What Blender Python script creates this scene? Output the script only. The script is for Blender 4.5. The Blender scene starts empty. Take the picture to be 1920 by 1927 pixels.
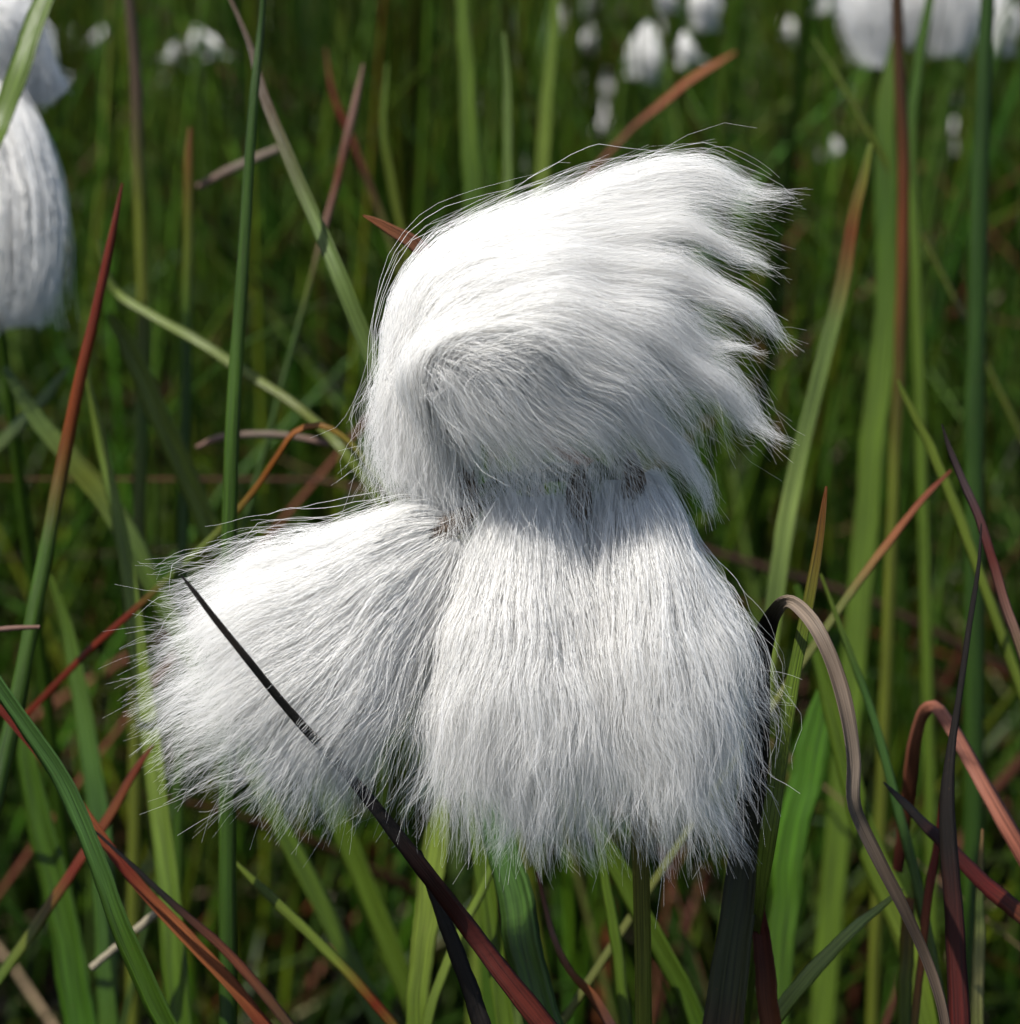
import bpy, math, random
import numpy as np
from mathutils import Vector

random.seed(7)
rng = np.random.default_rng(11)
S = bpy.context.scene
COL = S.collection

# ------------------------------------------------------------------ camera, sky, sun, exposure
PITCH = math.radians(22.0)
CAM_Z = 0.355
FOCUS = 0.25
TANH = 0.16                       # half width of the frame per metre of depth
cam_d = bpy.data.cameras.new('camera')
cam = bpy.data.objects.new('camera', cam_d); COL.objects.link(cam)
cam.location = (0, 0, CAM_Z)
cam.rotation_euler = (math.pi / 2 - PITCH, 0, 0)
cam_d.sensor_fit = 'HORIZONTAL'; cam_d.sensor_width = 36
cam_d.lens = 18 / TANH
cam_d.clip_start = 0.01; cam_d.clip_end = 500
cam_d.dof.use_dof = True; cam_d.dof.focus_distance = FOCUS; cam_d.dof.aperture_fstop = 53
S.camera = cam

SUN_TO = Vector((-0.38, -0.17, 0.90)).normalized()
elev = math.asin(SUN_TO.z); azim = math.atan2(SUN_TO.x, SUN_TO.y)
W = bpy.data.worlds.new('World'); S.world = W; W.use_nodes = True
nt = W.node_tree; bg = nt.nodes['Background']
sky = nt.nodes.new('ShaderNodeTexSky'); sky.sky_type = 'NISHITA'; sky.sun_disc = False
sky.sun_elevation = elev; sky.sun_rotation = azim
nt.links.new(sky.outputs[0], bg.inputs[0]); bg.inputs[1].default_value = 0.095; sky.dust_density = 1.6; sky.ozone_density = .6
sd = bpy.data.lights.new('sun', 'SUN'); sd.energy = 4.7; sd.angle = math.radians(0.5); sd.color = (1, .965, .91)
sun = bpy.data.objects.new('sun', sd); COL.objects.link(sun); sun.location = (0, 0, 5)
sun.rotation_euler = (-SUN_TO).to_track_quat('-Z', 'Y').to_euler()
S.view_settings.view_transform = 'Standard'; S.view_settings.look = 'None'
S.view_settings.exposure = 0.70; S.view_settings.gamma = 1.0
S.render.engine = 'CYCLES'
S.cycles.max_bounces = 22; S.cycles.diffuse_bounces = 18; S.cycles.glossy_bounces = 3
S.cycles.transmission_bounces = 8; S.cycles.caustics_reflective = False; S.cycles.caustics_refractive = False
S.cycles.use_denoising = True

CP, SP = math.cos(PITCH), math.sin(PITCH)
def at(px, py, d):
    """photo pixel (1920 wide) at a depth along the view axis -> world point"""
    x = (np.asarray(px, float) - 960) / 960 * TANH * d
    y = -(np.asarray(py, float) - 963.5) / 960 * TANH * d
    return np.stack([x, d * CP + y * SP, CAM_Z - d * SP + y * CP], -1)
RIGHT = np.array([1., 0, 0]); UP = np.array([0, SP, CP]); FWD = np.array([0, CP, -SP])

# ------------------------------------------------------------------ materials
def mat_base(name):
    m = bpy.data.materials.new(name); m.use_nodes = True
    n = m.node_tree.nodes; p = n['Principled BSDF']; return m, m.node_tree, p

def blade_mat(name, rough=.38, trans=.3, streak=.55, spec=.3):
    m, t, p = mat_base(name); N = t.nodes; L = t.links
    at_ = N.new('ShaderNodeAttribute'); at_.attribute_name = 'col'
    uv = N.new('ShaderNodeUVMap'); uv.uv_map = 'uv'
    mp = N.new('ShaderNodeMapping'); mp.inputs['Scale'].default_value = (14, .9, 1)
    ns = N.new('ShaderNodeTexNoise'); ns.inputs['Scale'].default_value = 1; ns.inputs['Detail'].default_value = 3
    L.new(uv.outputs[0], mp.inputs[0]); L.new(mp.outputs[0], ns.inputs['Vector'])
    rp = N.new('ShaderNodeMapRange'); rp.inputs[1].default_value = .3; rp.inputs[2].default_value = .7
    rp.inputs[3].default_value = 1 - streak; rp.inputs[4].default_value = 1 + streak
    L.new(ns.outputs[0], rp.inputs[0])
    mx = N.new('ShaderNodeVectorMath'); mx.operation = 'SCALE'
    L.new(at_.outputs['Color'], mx.inputs[0]); L.new(rp.outputs[0], mx.inputs['Scale'])
    # fine specks of wear
    mp2 = N.new('ShaderNodeMapping'); mp2.inputs['Scale'].default_value = (6, 30, 1)
    n2 = N.new('ShaderNodeTexNoise'); n2.inputs['Scale'].default_value = 1; n2.inputs['Detail'].default_value = 4
    L.new(uv.outputs[0], mp2.inputs[0]); L.new(mp2.outputs[0], n2.inputs['Vector'])
    r2 = N.new('ShaderNodeMapRange'); r2.inputs[1].default_value = .66; r2.inputs[2].default_value = .74; r2.inputs[4].default_value = .45
    L.new(n2.outputs[0], r2.inputs[0])
    m2 = N.new('ShaderNodeMix'); m2.data_type = 'RGBA'; m2.inputs[7].default_value = (.10, .05, .02, 1)
    L.new(r2.outputs[0], m2.inputs[0]); L.new(mx.outputs[0], m2.inputs[6])
    L.new(m2.outputs[2], p.inputs['Base Color'])
    p.inputs['Roughness'].default_value = rough; p.inputs['Specular IOR Level'].default_value = spec
    bp = N.new('ShaderNodeBump'); bp.inputs['Strength'].default_value = .6; bp.inputs['Distance'].default_value = .0002
    L.new(ns.outputs[0], bp.inputs['Height']); L.new(bp.outputs[0], p.inputs['Normal'])
    tr = N.new('ShaderNodeBsdfTranslucent'); L.new(m2.outputs[2], tr.inputs[0])
    ms = N.new('ShaderNodeMixShader'); ms.inputs[0].default_value = trans
    L.new(p.outputs[0], ms.inputs[1]); L.new(tr.outputs[0], ms.inputs[2])
    L.new(ms.outputs[0], N['Material Output'].inputs[0]); return m
M_BLADE = blade_mat('living_blade')
M_DRY = blade_mat('dry_blade', rough=.6, trans=.08, streak=.5, spec=.25)

def hair_mat(name, col=(.985, .98, .965), trans=.6):
    m, t, p = mat_base(name); N = t.nodes; L = t.links
    p.inputs['Base Color'].default_value = (*col, 1)
    p.inputs['Roughness'].default_value = .3; p.inputs['Specular IOR Level'].default_value = .7
    tr = N.new('ShaderNodeBsdfTranslucent'); tr.inputs[0].default_value = (*col, 1)
    ms = N.new('ShaderNodeMixShader'); ms.inputs[0].default_value = trans
    L.new(p.outputs[0], ms.inputs[1]); L.new(tr.outputs[0], ms.inputs[2])
    L.new(ms.outputs[0], N['Material Output'].inputs[0]); return m
M_HAIR = hair_mat('cotton_hair')

def scale_mat():
    m, t, p = mat_base('papery_scale'); N = t.nodes; L = t.links
    c = N.new('ShaderNodeTexCoord'); ns = N.new('ShaderNodeTexNoise'); ns.inputs['Scale'].default_value = 900
    L.new(c.outputs['Object'], ns.inputs['Vector'])
    r = N.new('ShaderNodeValToRGB'); r.color_ramp.elements[0].color = (.012, .009, .006, 1); r.color_ramp.elements[1].color = (.12, .075, .04, 1)
    L.new(ns.outputs[0], r.inputs[0]); L.new(r.outputs[0], p.inputs['Base Color']); p.inputs['Roughness'].default_value = .6
    return m
M_SCALE = scale_mat()

def ground_mat():
    m, t, p = mat_base('peat_and_moss'); N = t.nodes; L = t.links
    c = N.new('ShaderNodeTexCoord'); ns = N.new('ShaderNodeTexNoise'); ns.inputs['Scale'].default_value = 22; ns.inputs['Detail'].default_value = 8
    L.new(c.outputs['Object'], ns.inputs['Vector'])
    r = N.new('ShaderNodeValToRGB'); e = r.color_ramp.elements
    e[0].position = .35; e[0].color = (.006, .007, .003, 1); e[1].position = .7; e[1].color = (.02, .03, .006, 1)
    x = e.new(.55); x.color = (.014, .010, .005, 1)
    L.new(ns.outputs[0], r.inputs[0]); L.new(r.outputs[0], p.inputs['Base Color']); p.inputs['Roughness'].default_value = .9
    n2 = N.new('ShaderNodeTexNoise'); n2.inputs['Scale'].default_value = 160; n2.inputs['Detail'].default_value = 6
    L.new(c.outputs['Object'], n2.inputs['Vector'])
    bp = N.new('ShaderNodeBump'); bp.inputs['Distance'].default_value = .006; L.new(n2.outputs[0], bp.inputs['Height']); L.new(bp.outputs[0], p.inputs['Normal'])
    return m

# ------------------------------------------------------------------ mesh helpers
def link(name, verts, faces, mat, parent=None, cols=None, uv=None, smooth=True):
    """verts (n,3) float array, faces (m,4) int array"""
    me = bpy.data.meshes.new(name)
    verts = np.ascontiguousarray(verts, np.float32); faces = np.ascontiguousarray(faces, np.int32)
    k = faces.shape[1]
    me.vertices.add(len(verts)); me.vertices.foreach_set('co', verts.ravel())
    me.loops.add(faces.size); me.loops.foreach_set('vertex_index', faces.ravel())
    me.polygons.add(len(faces)); me.polygons.foreach_set('loop_start', np.arange(0, faces.size, k, dtype=np.int32))
    if smooth: me.polygons.foreach_set('use_smooth', np.ones(len(faces), bool))
    if cols is not None:
        a = me.attributes.new('col', 'FLOAT_COLOR', 'POINT')
        c4 = np.ones((len(verts), 4), np.float32); c4[:, :3] = np.asarray(cols) * (np.array([.52, .47, .42]) if mat is M_DRY else np.array([.62, .60, .30])); a.data.foreach_set('color', c4.ravel())
    if uv is not None:
        u = me.uv_layers.new(name='uv'); u.data.foreach_set('uv', np.ascontiguousarray(uv[faces.ravel()], np.float32).ravel())
    me.materials.append(mat); me.update(calc_edges=True)
    o = bpy.data.objects.new(name, me); COL.objects.link(o)
    if parent: o.parent = parent
    return o

def props(o, label=None, cat=None, group=None, kind=None):
    if label: o['label'] = label
    if cat: o['category'] = cat
    if group: o['group'] = group
    if kind: o['kind'] = kind
    return o

def empty(name, loc=(0, 0, 0)):
    o = bpy.data.objects.new(name, None); COL.objects.link(o); o.location = loc; o.empty_display_size = .01; return o

def unit(v): return v / np.maximum(np.linalg.norm(v, axis=-1, keepdims=True), 1e-12)

def catmull(P, n):
    """P (k,d) control points -> (n,d) evenly in chord length"""
    P = np.asarray(P, float)
    if len(P) == 2: return P[0] + (P[1] - P[0]) * np.linspace(0, 1, n)[:, None]
    dist = np.r_[0, np.cumsum(np.maximum(np.linalg.norm(np.diff(P[:, :min(3, P.shape[1])], axis=0), axis=1), 1e-9))]
    T = dist / dist[-1]
    m = np.empty_like(P)
    m[1:-1] = (P[2:] - P[:-2]) / (T[2:] - T[:-2])[:, None]
    m[0] = (P[1] - P[0]) / (T[1] - T[0]); m[-1] = (P[-1] - P[-2]) / (T[-1] - T[-2])
    t = np.linspace(0, 1, n); i = np.clip(np.searchsorted(T, t, side='right') - 1, 0, len(P) - 2)
    h = (T[i + 1] - T[i])[:, None]; s = ((t - T[i]) [:, None]) / h
    return ((2*s**3 - 3*s**2 + 1) * P[i] + (s**3 - 2*s**2 + s) * h * m[i] + (-2*s**3 + 3*s**2) * P[i+1] + (s**3 - s**2) * h * m[i+1])

def tubes(P, R, sides=3):
    """P (n,k,3) paths, R (n,k) radii -> verts, faces of n open tubes that taper"""
    n, k, _ = P.shape
    T = unit(np.gradient(P, axis=1))
    ref = unit(np.cross(T[:, 0], np.array([.31, .77, .55])[None]))[:, None, :]
    A = unit(ref - (ref * T).sum(-1, keepdims=True) * T); B = np.cross(T, A)
    ang = np.arange(sides) * 2 * np.pi / sides + rng.uniform(0, 6.28, (n, 1))
    ca, sa = np.cos(ang)[:, None, :, None], np.sin(ang)[:, None, :, None]
    V = P[:, :, None, :] + R[:, :, None, None] * (ca * A[:, :, None, :] + sa * B[:, :, None, :])
    idx = np.arange(n * k * sides, dtype=np.int64).reshape(n, k, sides)
    a = idx[:, :-1, :]; b = idx[:, 1:, :]
    F = np.stack([a, np.roll(a, -1, 2), np.roll(b, -1, 2), b], -1).reshape(-1, 4)
    return V.reshape(-1, 3), F

def sweep(P, Wd, side, prof, facing=None):
    """P (k,3), Wd (k) widths, side (k,3), prof (s,2) closed section -> verts, faces, uv"""
    k = len(P); s = len(prof)
    T = unit(np.gradient(P, axis=0)); A = unit(side - (side * T).sum(-1, keepdims=True) * T); B = np.cross(T, A)
    pr = np.asarray(prof, float)
    V = P[:, None] + Wd[:, None, None] * (pr[None, :, 0, None] * A[:, None] + pr[None, :, 1, None] * B[:, None])
    idx = np.arange(k * s).reshape(k, s); a = idx[:-1]; b = idx[1:]
    F = np.stack([a, np.roll(a, -1, 1), np.roll(b, -1, 1), b], -1).reshape(-1, 4)
    ln = np.r_[0, np.cumsum(np.linalg.norm(np.diff(P, axis=0), axis=1))]
    uv = np.stack([np.broadcast_to(pr[None, :, 0] + .5, (k, s)), np.broadcast_to(ln[:, None] * 100, (k, s))], -1).reshape(-1, 2)
    return V.reshape(-1, 3), F, uv

V_PROF = [(-.5, .10), (-.25, -.06), (0, -.17), (.25, -.06), (.5, .10), (.27, .04), (0, -.07), (-.27, .04)]
FLAT_PROF = [(-.5, 0), (-.2, -.05), (.2, -.05), (.5, 0), (.2, .05), (-.2, .05)]
ROUND_PROF = [(.5 * math.cos(a), .5 * math.sin(a)) for a in np.arange(10) * 2 * math.pi / 10]
EDGE_PROF = [(-.5, .34), (-.42, .0), (-.1, -.22), (.3, -.14), (.5, .16), (.3, .0), (0, -.08), (-.3, .08)]

# ------------------------------------------------------------------ ground
def build_ground():
    xs = np.r_[-220, -60, -20, -8, -4, np.linspace(-2, 2, 81), 4, 8, 20, 60, 220]
    ys = np.r_[-220, -60, -20, -8, -4, np.linspace(-1, 3, 81), 5, 8, 20, 60, 220]
    X, Y = np.meshgrid(xs, ys)
    Z = .006 * np.sin(X * 23 + 1.3 * np.sin(Y * 17)) + .006 * np.sin(Y * 19 + X * 7) + .004 * np.sin(X * 51 + Y * 43) - .01
    V = np.stack([X, Y, Z], -1).reshape(-1, 3); nx = len(xs); ny = len(ys)
    i = np.arange(nx * ny).reshape(ny, nx)
    F = np.stack([i[:-1, :-1], i[:-1, 1:], i[1:, 1:], i[1:, :-1]], -1).reshape(-1, 4)
    return props(link('ground', V, F, ground_mat()), kind='structure')
build_ground()

# ------------------------------------------------------------------ uncountable grass
def ribbons_mass(name, roots, h, w, lean_dir, lean, droop, c0, c1, tipfrac, mat, label, seg=8, kink=None, start_z=None):
    n = len(roots)
    s = np.linspace(0, 1, seg + 1)[None, :]
    hz = h[:, None]
    out = lean[:, None] * (s + 1.2 * droop[:, None] * s**2.5) * hz
    z = hz * (s - .55 * droop[:, None] * s**3)
    if kink is not None:
        kp = kink[:, None]; over = np.maximum(s - kp, 0)
        z = z - 1.55 * over * hz * (kp < 1); out = out + .55 * over * hz * (kp < 1)
    wob = .012 * np.sin(s * 5 + rng.uniform(0, 6.28, (n, 1))) * hz
    ld = np.stack([np.cos(lean_dir), np.sin(lean_dir)], -1)
    P = np.empty((n, seg + 1, 3))
    P[..., 0] = roots[:, None, 0] + out * ld[:, None, 0] - wob * ld[:, None, 1]
    P[..., 1] = roots[:, None, 1] + out * ld[:, None, 1] + wob * ld[:, None, 0]
    P[..., 2] = z if start_z is None else z + start_z[:, None]
    T = unit(np.gradient(P, axis=1))
    a = rng.uniform(0, 2 * np.pi, n); sd_ = np.stack([np.cos(a), np.sin(a), np.zeros(n)], -1)[:, None]
    A = unit(sd_ - (sd_ * T).sum(-1, keepdims=True) * T); B = np.cross(T, A)
    ww = w[:, None] * (1 - .93 * np.clip((s - .35) / .65, 0, 1)**1.6) * .5
    fold = .55
    V = np.stack([P + A * ww[..., None], P + B * (ww * fold)[..., None], P - A * ww[..., None], P - B * (ww * .15)[..., None]], 2)
    idx = np.arange(n * (seg + 1) * 4).reshape(n, seg + 1, 4); a_ = idx[:, :-1]; b_ = idx[:, 1:]
    F = np.stack([a_, np.roll(a_, -1, 2), np.roll(b_, -1, 2), b_], -1).reshape(-1, 4)
    f = np.clip((s - (1 - tipfrac[:, None])) / .22, 0, 1)[..., None]
    C = c0[:, None] * (1 - f) + c1[:, None] * f
    C = np.broadcast_to(C[:, :, None], (n, seg + 1, 4, 3)).reshape(-1, 3)
    uv = np.empty((n, seg + 1, 4, 2)); uv[..., 0] = np.array([0, .5, 1, .5])[None, None] + rng.uniform(0, 50, (n, 1, 1))
    uv[..., 1] = (s * 100)[..., None] * h[:, None, None]
    return props(link(name, V.reshape(-1, 3), F, mat, cols=C, uv=uv.reshape(-1, 2)), label, 'grass', kind='stuff')

PAL_G = np.array([(.030, .085, .008), (.045, .12, .012), (.07, .15, .018), (.10, .18, .03), (.055, .14, .03), (.11, .20, .07), (.09, .125, .015)])
PAL_R = np.array([(.10, .028, .010), (.16, .05, .015), (.22, .09, .03), (.07, .03, .015), (.20, .13, .06)])
PAL_S = np.array([(.34, .29, .18), (.26, .20, .12), (.30, .30, .22), (.22, .24, .10), (.40, .36, .28)])

def wedge_roots(n, y0, y1, extra, power=.6):
    y = y0 + (y1 - y0) * rng.uniform(0, 1, n)**power
    x = rng.uniform(-1, 1, n) * (y * .19 + extra)
    return np.stack([x, y], -1)

def tint(pal, n, v=.25):
    return pal[rng.integers(0, len(pal), n)] * rng.uniform(1 - v, 1 + v, (n, 1)) * rng.uniform(.92, 1.08, (n, 3))

def grass():
    # tall upright sedge behind the flower head
    n = 9000
    r = wedge_roots(n, .50, 2.3, .40, .8)
    h = rng.uniform(.15, .33, n)
    c0 = tint(PAL_G, n, .6) * .9; c1 = np.where(rng.uniform(size=(n, 1)) < .45, tint(PAL_R, n), c0)
    ribbons_mass('sedge_grass', r, h, rng.uniform(.0012, .0036, n), rng.uniform(0, 6.28, n), np.abs(rng.normal(0, .16, n)),
                 rng.uniform(0, .7, n)**2, c0, c1, rng.uniform(.1, .35, n), M_BLADE, 'tall narrow green sedge leaves standing thickly behind the cotton head')
    # lower leaves, more tangled
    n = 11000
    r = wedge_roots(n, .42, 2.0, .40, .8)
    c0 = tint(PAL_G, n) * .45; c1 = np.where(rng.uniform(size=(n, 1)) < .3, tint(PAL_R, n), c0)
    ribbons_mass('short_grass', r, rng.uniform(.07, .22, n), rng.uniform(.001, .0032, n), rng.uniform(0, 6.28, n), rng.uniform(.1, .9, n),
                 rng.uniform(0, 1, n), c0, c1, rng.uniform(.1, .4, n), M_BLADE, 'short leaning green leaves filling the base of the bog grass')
    n = 10000
    r = wedge_roots(n, .46, 1.6, .25, .9)
    c0 = tint(PAL_G, n, .55) * 1.6; c1 = np.where(rng.uniform(size=(n, 1)) < .35, tint(PAL_R, n), c0)
    ribbons_mass('fine_grass', r, rng.uniform(.14, .30, n), rng.uniform(.0007, .0017, n), rng.uniform(0, 6.28, n), np.abs(rng.normal(0, .28, n)),
                 rng.uniform(0, .8, n)**2, c0, c1, rng.uniform(.1, .35, n), M_BLADE, 'thin wiry bright green stems close behind the cotton head')
    # red and brown dead leaves
    n = 2300
    r = wedge_roots(n, .44, 2.2, .40, .8); c0 = tint(PAL_R, n)
    ribbons_mass('dead_grass', r, rng.uniform(.10, .29, n), rng.uniform(.001, .003, n), rng.uniform(0, 6.28, n), rng.uniform(.05, 1.1, n),
                 rng.uniform(0, 1, n), c0, tint(PAL_R, n), rng.uniform(.1, .6, n), M_DRY, 'rust red and brown dead leaves scattered through the grass',
                 kink=np.where(rng.uniform(size=n) < .4, rng.uniform(.4, .8, n), 1.0))
    # pale straw pieces
    n = 1500
    r = wedge_roots(n, .46, 2.2, .40, .8); c0 = tint(PAL_S, n)
    ribbons_mass('straw_litter', r, rng.uniform(.05, .20, n), rng.uniform(.0008, .0022, n), rng.uniform(0, 6.28, n), rng.uniform(.2, 2.5, n),
                 rng.uniform(0, 1, n), c0, tint(PAL_S, n), rng.uniform(.1, .6, n), M_DRY, 'pale dry straw lying among the green stems',
                 kink=np.where(rng.uniform(size=n) < .5, rng.uniform(.4, .8, n), 1.0))
    # low growth under the camera and far meadow
    n = 5000
    y = rng.uniform(-.5, .42, n); x = rng.uniform(-.6, .6, n)
    hmax = np.clip(CAM_Z - np.maximum(y, .0) * .66 - .06, .05, .2)
    c0 = tint(PAL_G, n)
    ribbons_mass('low_grass', np.stack([x, y], -1), rng.uniform(.35, 1, n) * hmax * .85, rng.uniform(.0012, .003, n), rng.uniform(0, 6.28, n), rng.uniform(.1, .5, n),
                 rng.uniform(0, 1, n), c0, c0, rng.uniform(.1, .4, n), M_BLADE, 'low green grass on the near ground under the flower head')
    n = 9000
    y = 2.2 + 9 * rng.uniform(0, 1, n)**1.5; x = rng.uniform(-1, 1, n) * (y * .6 + .5); c0 = tint(PAL_G, n)
    ribbons_mass('far_grass', np.stack([x, y], -1), rng.uniform(.15, .34, n), rng.uniform(.004, .010, n), rng.uniform(0, 6.28, n), rng.uniform(.0, .5, n),
                 rng.uniform(0, 1, n), c0, c0, rng.uniform(.1, .4, n), M_BLADE, 'far green grass of the bog beyond the near stems', seg=5)
grass()

# ------------------------------------------------------------------ single blades traced from the photo
G1 = (.030, .075, .012); G2 = (.055, .12, .018); G3 = (.10, .17, .03); G4 = (.17, .24, .06); G5 = (.13, .20, .09); OL = (.13, .16, .03)
BG = (.07, .16, .07); DK = (.012, .009, .007); DKR = (.06, .008, .005); RD = (.17, .02, .008); OR = (.32, .11, .035); RB = (.17, .05, .02)
SA = (.36, .14, .09); GR = (.16, .125, .095); GR2 = (.26, .22, .18); PK = (.28, .17, .14); PU = (.10, .07, .08); ST = (.42, .40, .30)

def blade(name, cat, label, pts, cols, prof='v', mat=None, twist=0.0, tilt=.5, ground=True, group=None, n=44, parent=None):
    """pts: (px, py, width in px, depth in m) root last or first; cols: colours along it"""
    A = np.array([(p[0], p[1], p[2], p[3]) for p in pts], float)
    P3 = np.stack([at(a[0], a[1], a[3]) for a in A]); wd = A[:, 2] * TANH * A[:, 3] / 960
    Q = catmull(np.c_[P3, wd], n)
    P = Q[:, :3].copy(); Wd = np.maximum(Q[:, 3], 1e-4)
    tn = np.linspace(0, 1, n); a_, b_, c_ = rng.uniform(0, 6.28, 3)
    Wd = Wd * (1 + .025 * np.sin(17 * tn + a_) + .02 * np.sin(41 * tn + b_) + .02 * np.sin(90 * tn + c_))
    P = P + (RIGHT * (.035 * np.mean(Wd) * (np.sin(13 * tn + b_) + .5 * np.sin(29 * tn + c_)))[:, None])
    C = catmull(np.asarray(cols, float), n) if len(cols) > 1 else np.repeat(np.array(cols, float), n, 0)
    if len(cols) > 1:
        tt = np.linspace(0, len(cols) - 1, n); i = np.minimum(tt.astype(int), len(cols) - 2); f = (tt - i)[:, None]; cc = np.array(cols, float); C = cc[i] * (1 - f) + cc[i + 1] * f
    if ground and P[-1, 2] > .002:
        d = unit(P[-1] - P[-4]); z0 = P[-1, 2]; m = 14
        s = np.linspace(0, 1, m + 1)[1:]
        # carry on in the same direction and sink to the ground
        d2 = np.array([d[0], d[1], min(d[2], -.35)]); d2 = unit(d2)
        run = z0 / -d2[2]; run = min(run, z0 * 1.35)
        hx = P[-1, :2] + d2[:2] * run * (s[:, None] - .35 * s[:, None]**2)
        E = np.c_[hx, z0 * (1 - s) - .004 * s]
        P = np.r_[P, E]; Wd = np.r_[Wd, np.full(m, Wd[-1])]; C = np.r_[C, np.repeat(C[-1:], m, 0)]
    k = len(P)
    ang = twist * np.linspace(0, 1, k)
    if prof == 'round': pr = ROUND_PROF
    else: pr = {'v': V_PROF, 'flat': FLAT_PROF, 'edge': EDGE_PROF}[prof]
    T = unit(np.gradient(P, axis=0)); sidev = unit(np.cross(T, FWD[None])); dep = np.cross(T, sidev)
    if prof != 'round':
        best = max((1, -1), key=lambda sg: float(np.mean((unit(np.cross(T, sidev * math.cos(tilt) + sg * dep * math.sin(tilt))) * np.sign((np.cross(T, sidev) * -FWD).sum(-1, keepdims=True)) * np.array(SUN_TO)).sum(-1))))
        ang = ang + best * tilt
    side = sidev * np.cos(ang)[:, None] + dep * np.sin(ang)[:, None]
    o_base = P[-1].copy()
    V, F, uv = sweep(P - o_base, Wd, side, pr)
    uv[:, 0] += rng.uniform(0, 30)
    o = link(name, V, F, mat or M_BLADE, cols=np.repeat(C, len(pr), 0), uv=uv)
    o.location = o_base
    return props(o, label, cat, group)

LB = 'grass_blade'; LS = 'rush_stem'; LD = 'dry_blade'
def blades():
    B = blade
    B(LB, 'grass blade', 'broad bright green blade crossing the white head at the left edge', [(150, -140, 44, .318), (95, -20, 50, .315), (45, 110, 52, .312), (-5, 250, 52, .31), (-90, 430, 52, .30)], [G3, G3, G3], 'v')
    B(LS, 'rush stem', 'tall upright dark green rush running top to bottom left of the head', [(500, -60, 9, .285), (491, 60, 14, .285), (478, 190, 17, .284), (462, 420, 22, .283), (446, 650, 26, .282), (436, 850, 28, .281), (430, 1100, 30, .281), (427, 1400, 32, .281), (428, 1650, 34, .281), (430, 1990, 36, .281)], [G1, G2, G2, G1], 'round')
    B(LB, 'grass blade', 'long pale leaf with purple grey tip slanting into the top of the head', [(420, -30, 8, .30), (470, 80, 12, .298), (500, 180, 20, .296), (545, 290, 24, .294), (600, 420, 29, .292), (650, 540, 32, .29), (700, 660, 34, .29), (790, 860, 36, .29), (850, 1200, 36, .29)], [PU, PU, G5, G5, G4, G3], 'edge')
    B(LD, 'grass blade', 'arched orange and green blade bending over left of the tuft neck', [(780, 1000, 10.8, .29), (735, 930, 12.6, .29), (690, 870, 13.5, .29), (655, 828, 13.5, .29), (605, 800, 13.5, .29), (556, 812, 13.5, .29), (520, 860, 13.5, .292), (480, 920, 14.4, .295), (420, 990, 15.3, .298), (350, 1058, 16.2, .30), (250, 1150, 16.2, .305), (165, 1225, 16.2, .31)], [G4, G4, OR, OR, OL, G3, RD, RD], 'flat', M_BLADE)
    B(LS, 'rush stem', 'green rush with a long dark red tip near the left edge', [(231, 345, 4.2, .29), (218, 410, 11.9, .29), (200, 500, 17.0, .29), (178, 600, 20.4, .29), (150, 710, 22.9, .29), (120, 860, 27.2, .29), (85, 1050, 30.6, .288), (48, 1240, 32.3, .286), (5, 1440, 35.7, .284), (-60, 1700, 37.4, .28)], [RD, RD, (.22, .05, .01), G2, G2, G1, G1], 'round')
    B(LS, 'grass stem', 'olive upright stem with a dull purple upper end at upper left', [(240, -20, 18, .37), (252, 100, 22, .37), (258, 220, 24, .37), (264, 400, 26, .37), (270, 600, 27, .37), (268, 800, 28, .37), (262, 1000, 28, .37)], [PU, PU, OL, OL, G3, OL], 'round')
    B(LS, 'grass stem', 'thin olive stem with a reddish tip ending mid left', [(358, 240, 8, .37), (356, 300, 18, .37), (355, 450, 20, .37), (352, 620, 21, .37), (349, 800, 22, .37)], [RB, OL, G2, G2], 'round')
    B(LB, 'grass blade', 'pale olive blade lying diagonally behind the dark rush', [(185, 450, 10, .345), (210, 540, 20, .345), (290, 595, 22, .343), (380, 645, 24, .34), (460, 700, 24, .338), (560, 765, 22, .335), (650, 850, 22, .33), (740, 980, 22, .33)], [G4, G4, OL, G4], 'flat')
    B(LB, 'grass blade', 'wide pale green leaf leaning right below the left head', [(205, 590, 12, .36), (235, 640, 40, .36), (275, 720, 50, .36), (315, 810, 52, .36), (350, 890, 50, .36), (390, 980, 50, .36), (440, 1090, 50, .36)], [G4, G4, G4, G3], 'v')
    B(LB, 'grass blade', 'long green leaf rising from lower left behind the left tuft', [(165, 690, 12, .32), (195, 850, 28, .32), (228, 1000, 34, .318), (255, 1180, 42, .316), (285, 1380, 48, .314), (305, 1560, 52, .312), (325, 1750, 56, .31), (350, 2000, 58, .31)], [G4, G3, G4, G3, G2], 'v')
    B(LB, 'grass blade', 'sharp grey green blade slanting down from the left edge', [(-60, 1180, 26, .262), (-20, 1260, 34, .262), (55, 1370, 40, .262), (130, 1490, 44, .262), (190, 1630, 46, .262), (245, 1780, 50, .262), (300, 1900, 54, .262), (350, 1990, 56, .262)], [BG, BG, BG, G2, G2], 'v')
    B(LD, 'dead leaf', 'orange folded leaf slanting behind the grey green blade', [(-40, 1290, 10.2, .275), (30, 1370, 17.0, .275), (110, 1465, 22.1, .275), (200, 1590, 23.8, .275), (280, 1690, 25.5, .275), (360, 1775, 28.9, .275), (440, 1860, 28.9, .275), (520, 1960, 28.9, .275)], [RD, RD, OR, RD, OR, OR, RD], 'edge', M_DRY)
    B(LD, 'dead leaf', 'dark brown strand lying along the orange folded leaf', [(175, 1560, 4.0, .272), (250, 1630, 9.6, .272), (330, 1705, 14.4, .272), (410, 1775, 19.2, .272), (480, 1850, 20.8, .272), (570, 1960, 22.4, .272)], [DK, DK, RB, (.06, .05, .02)], 'flat', M_DRY)
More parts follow.
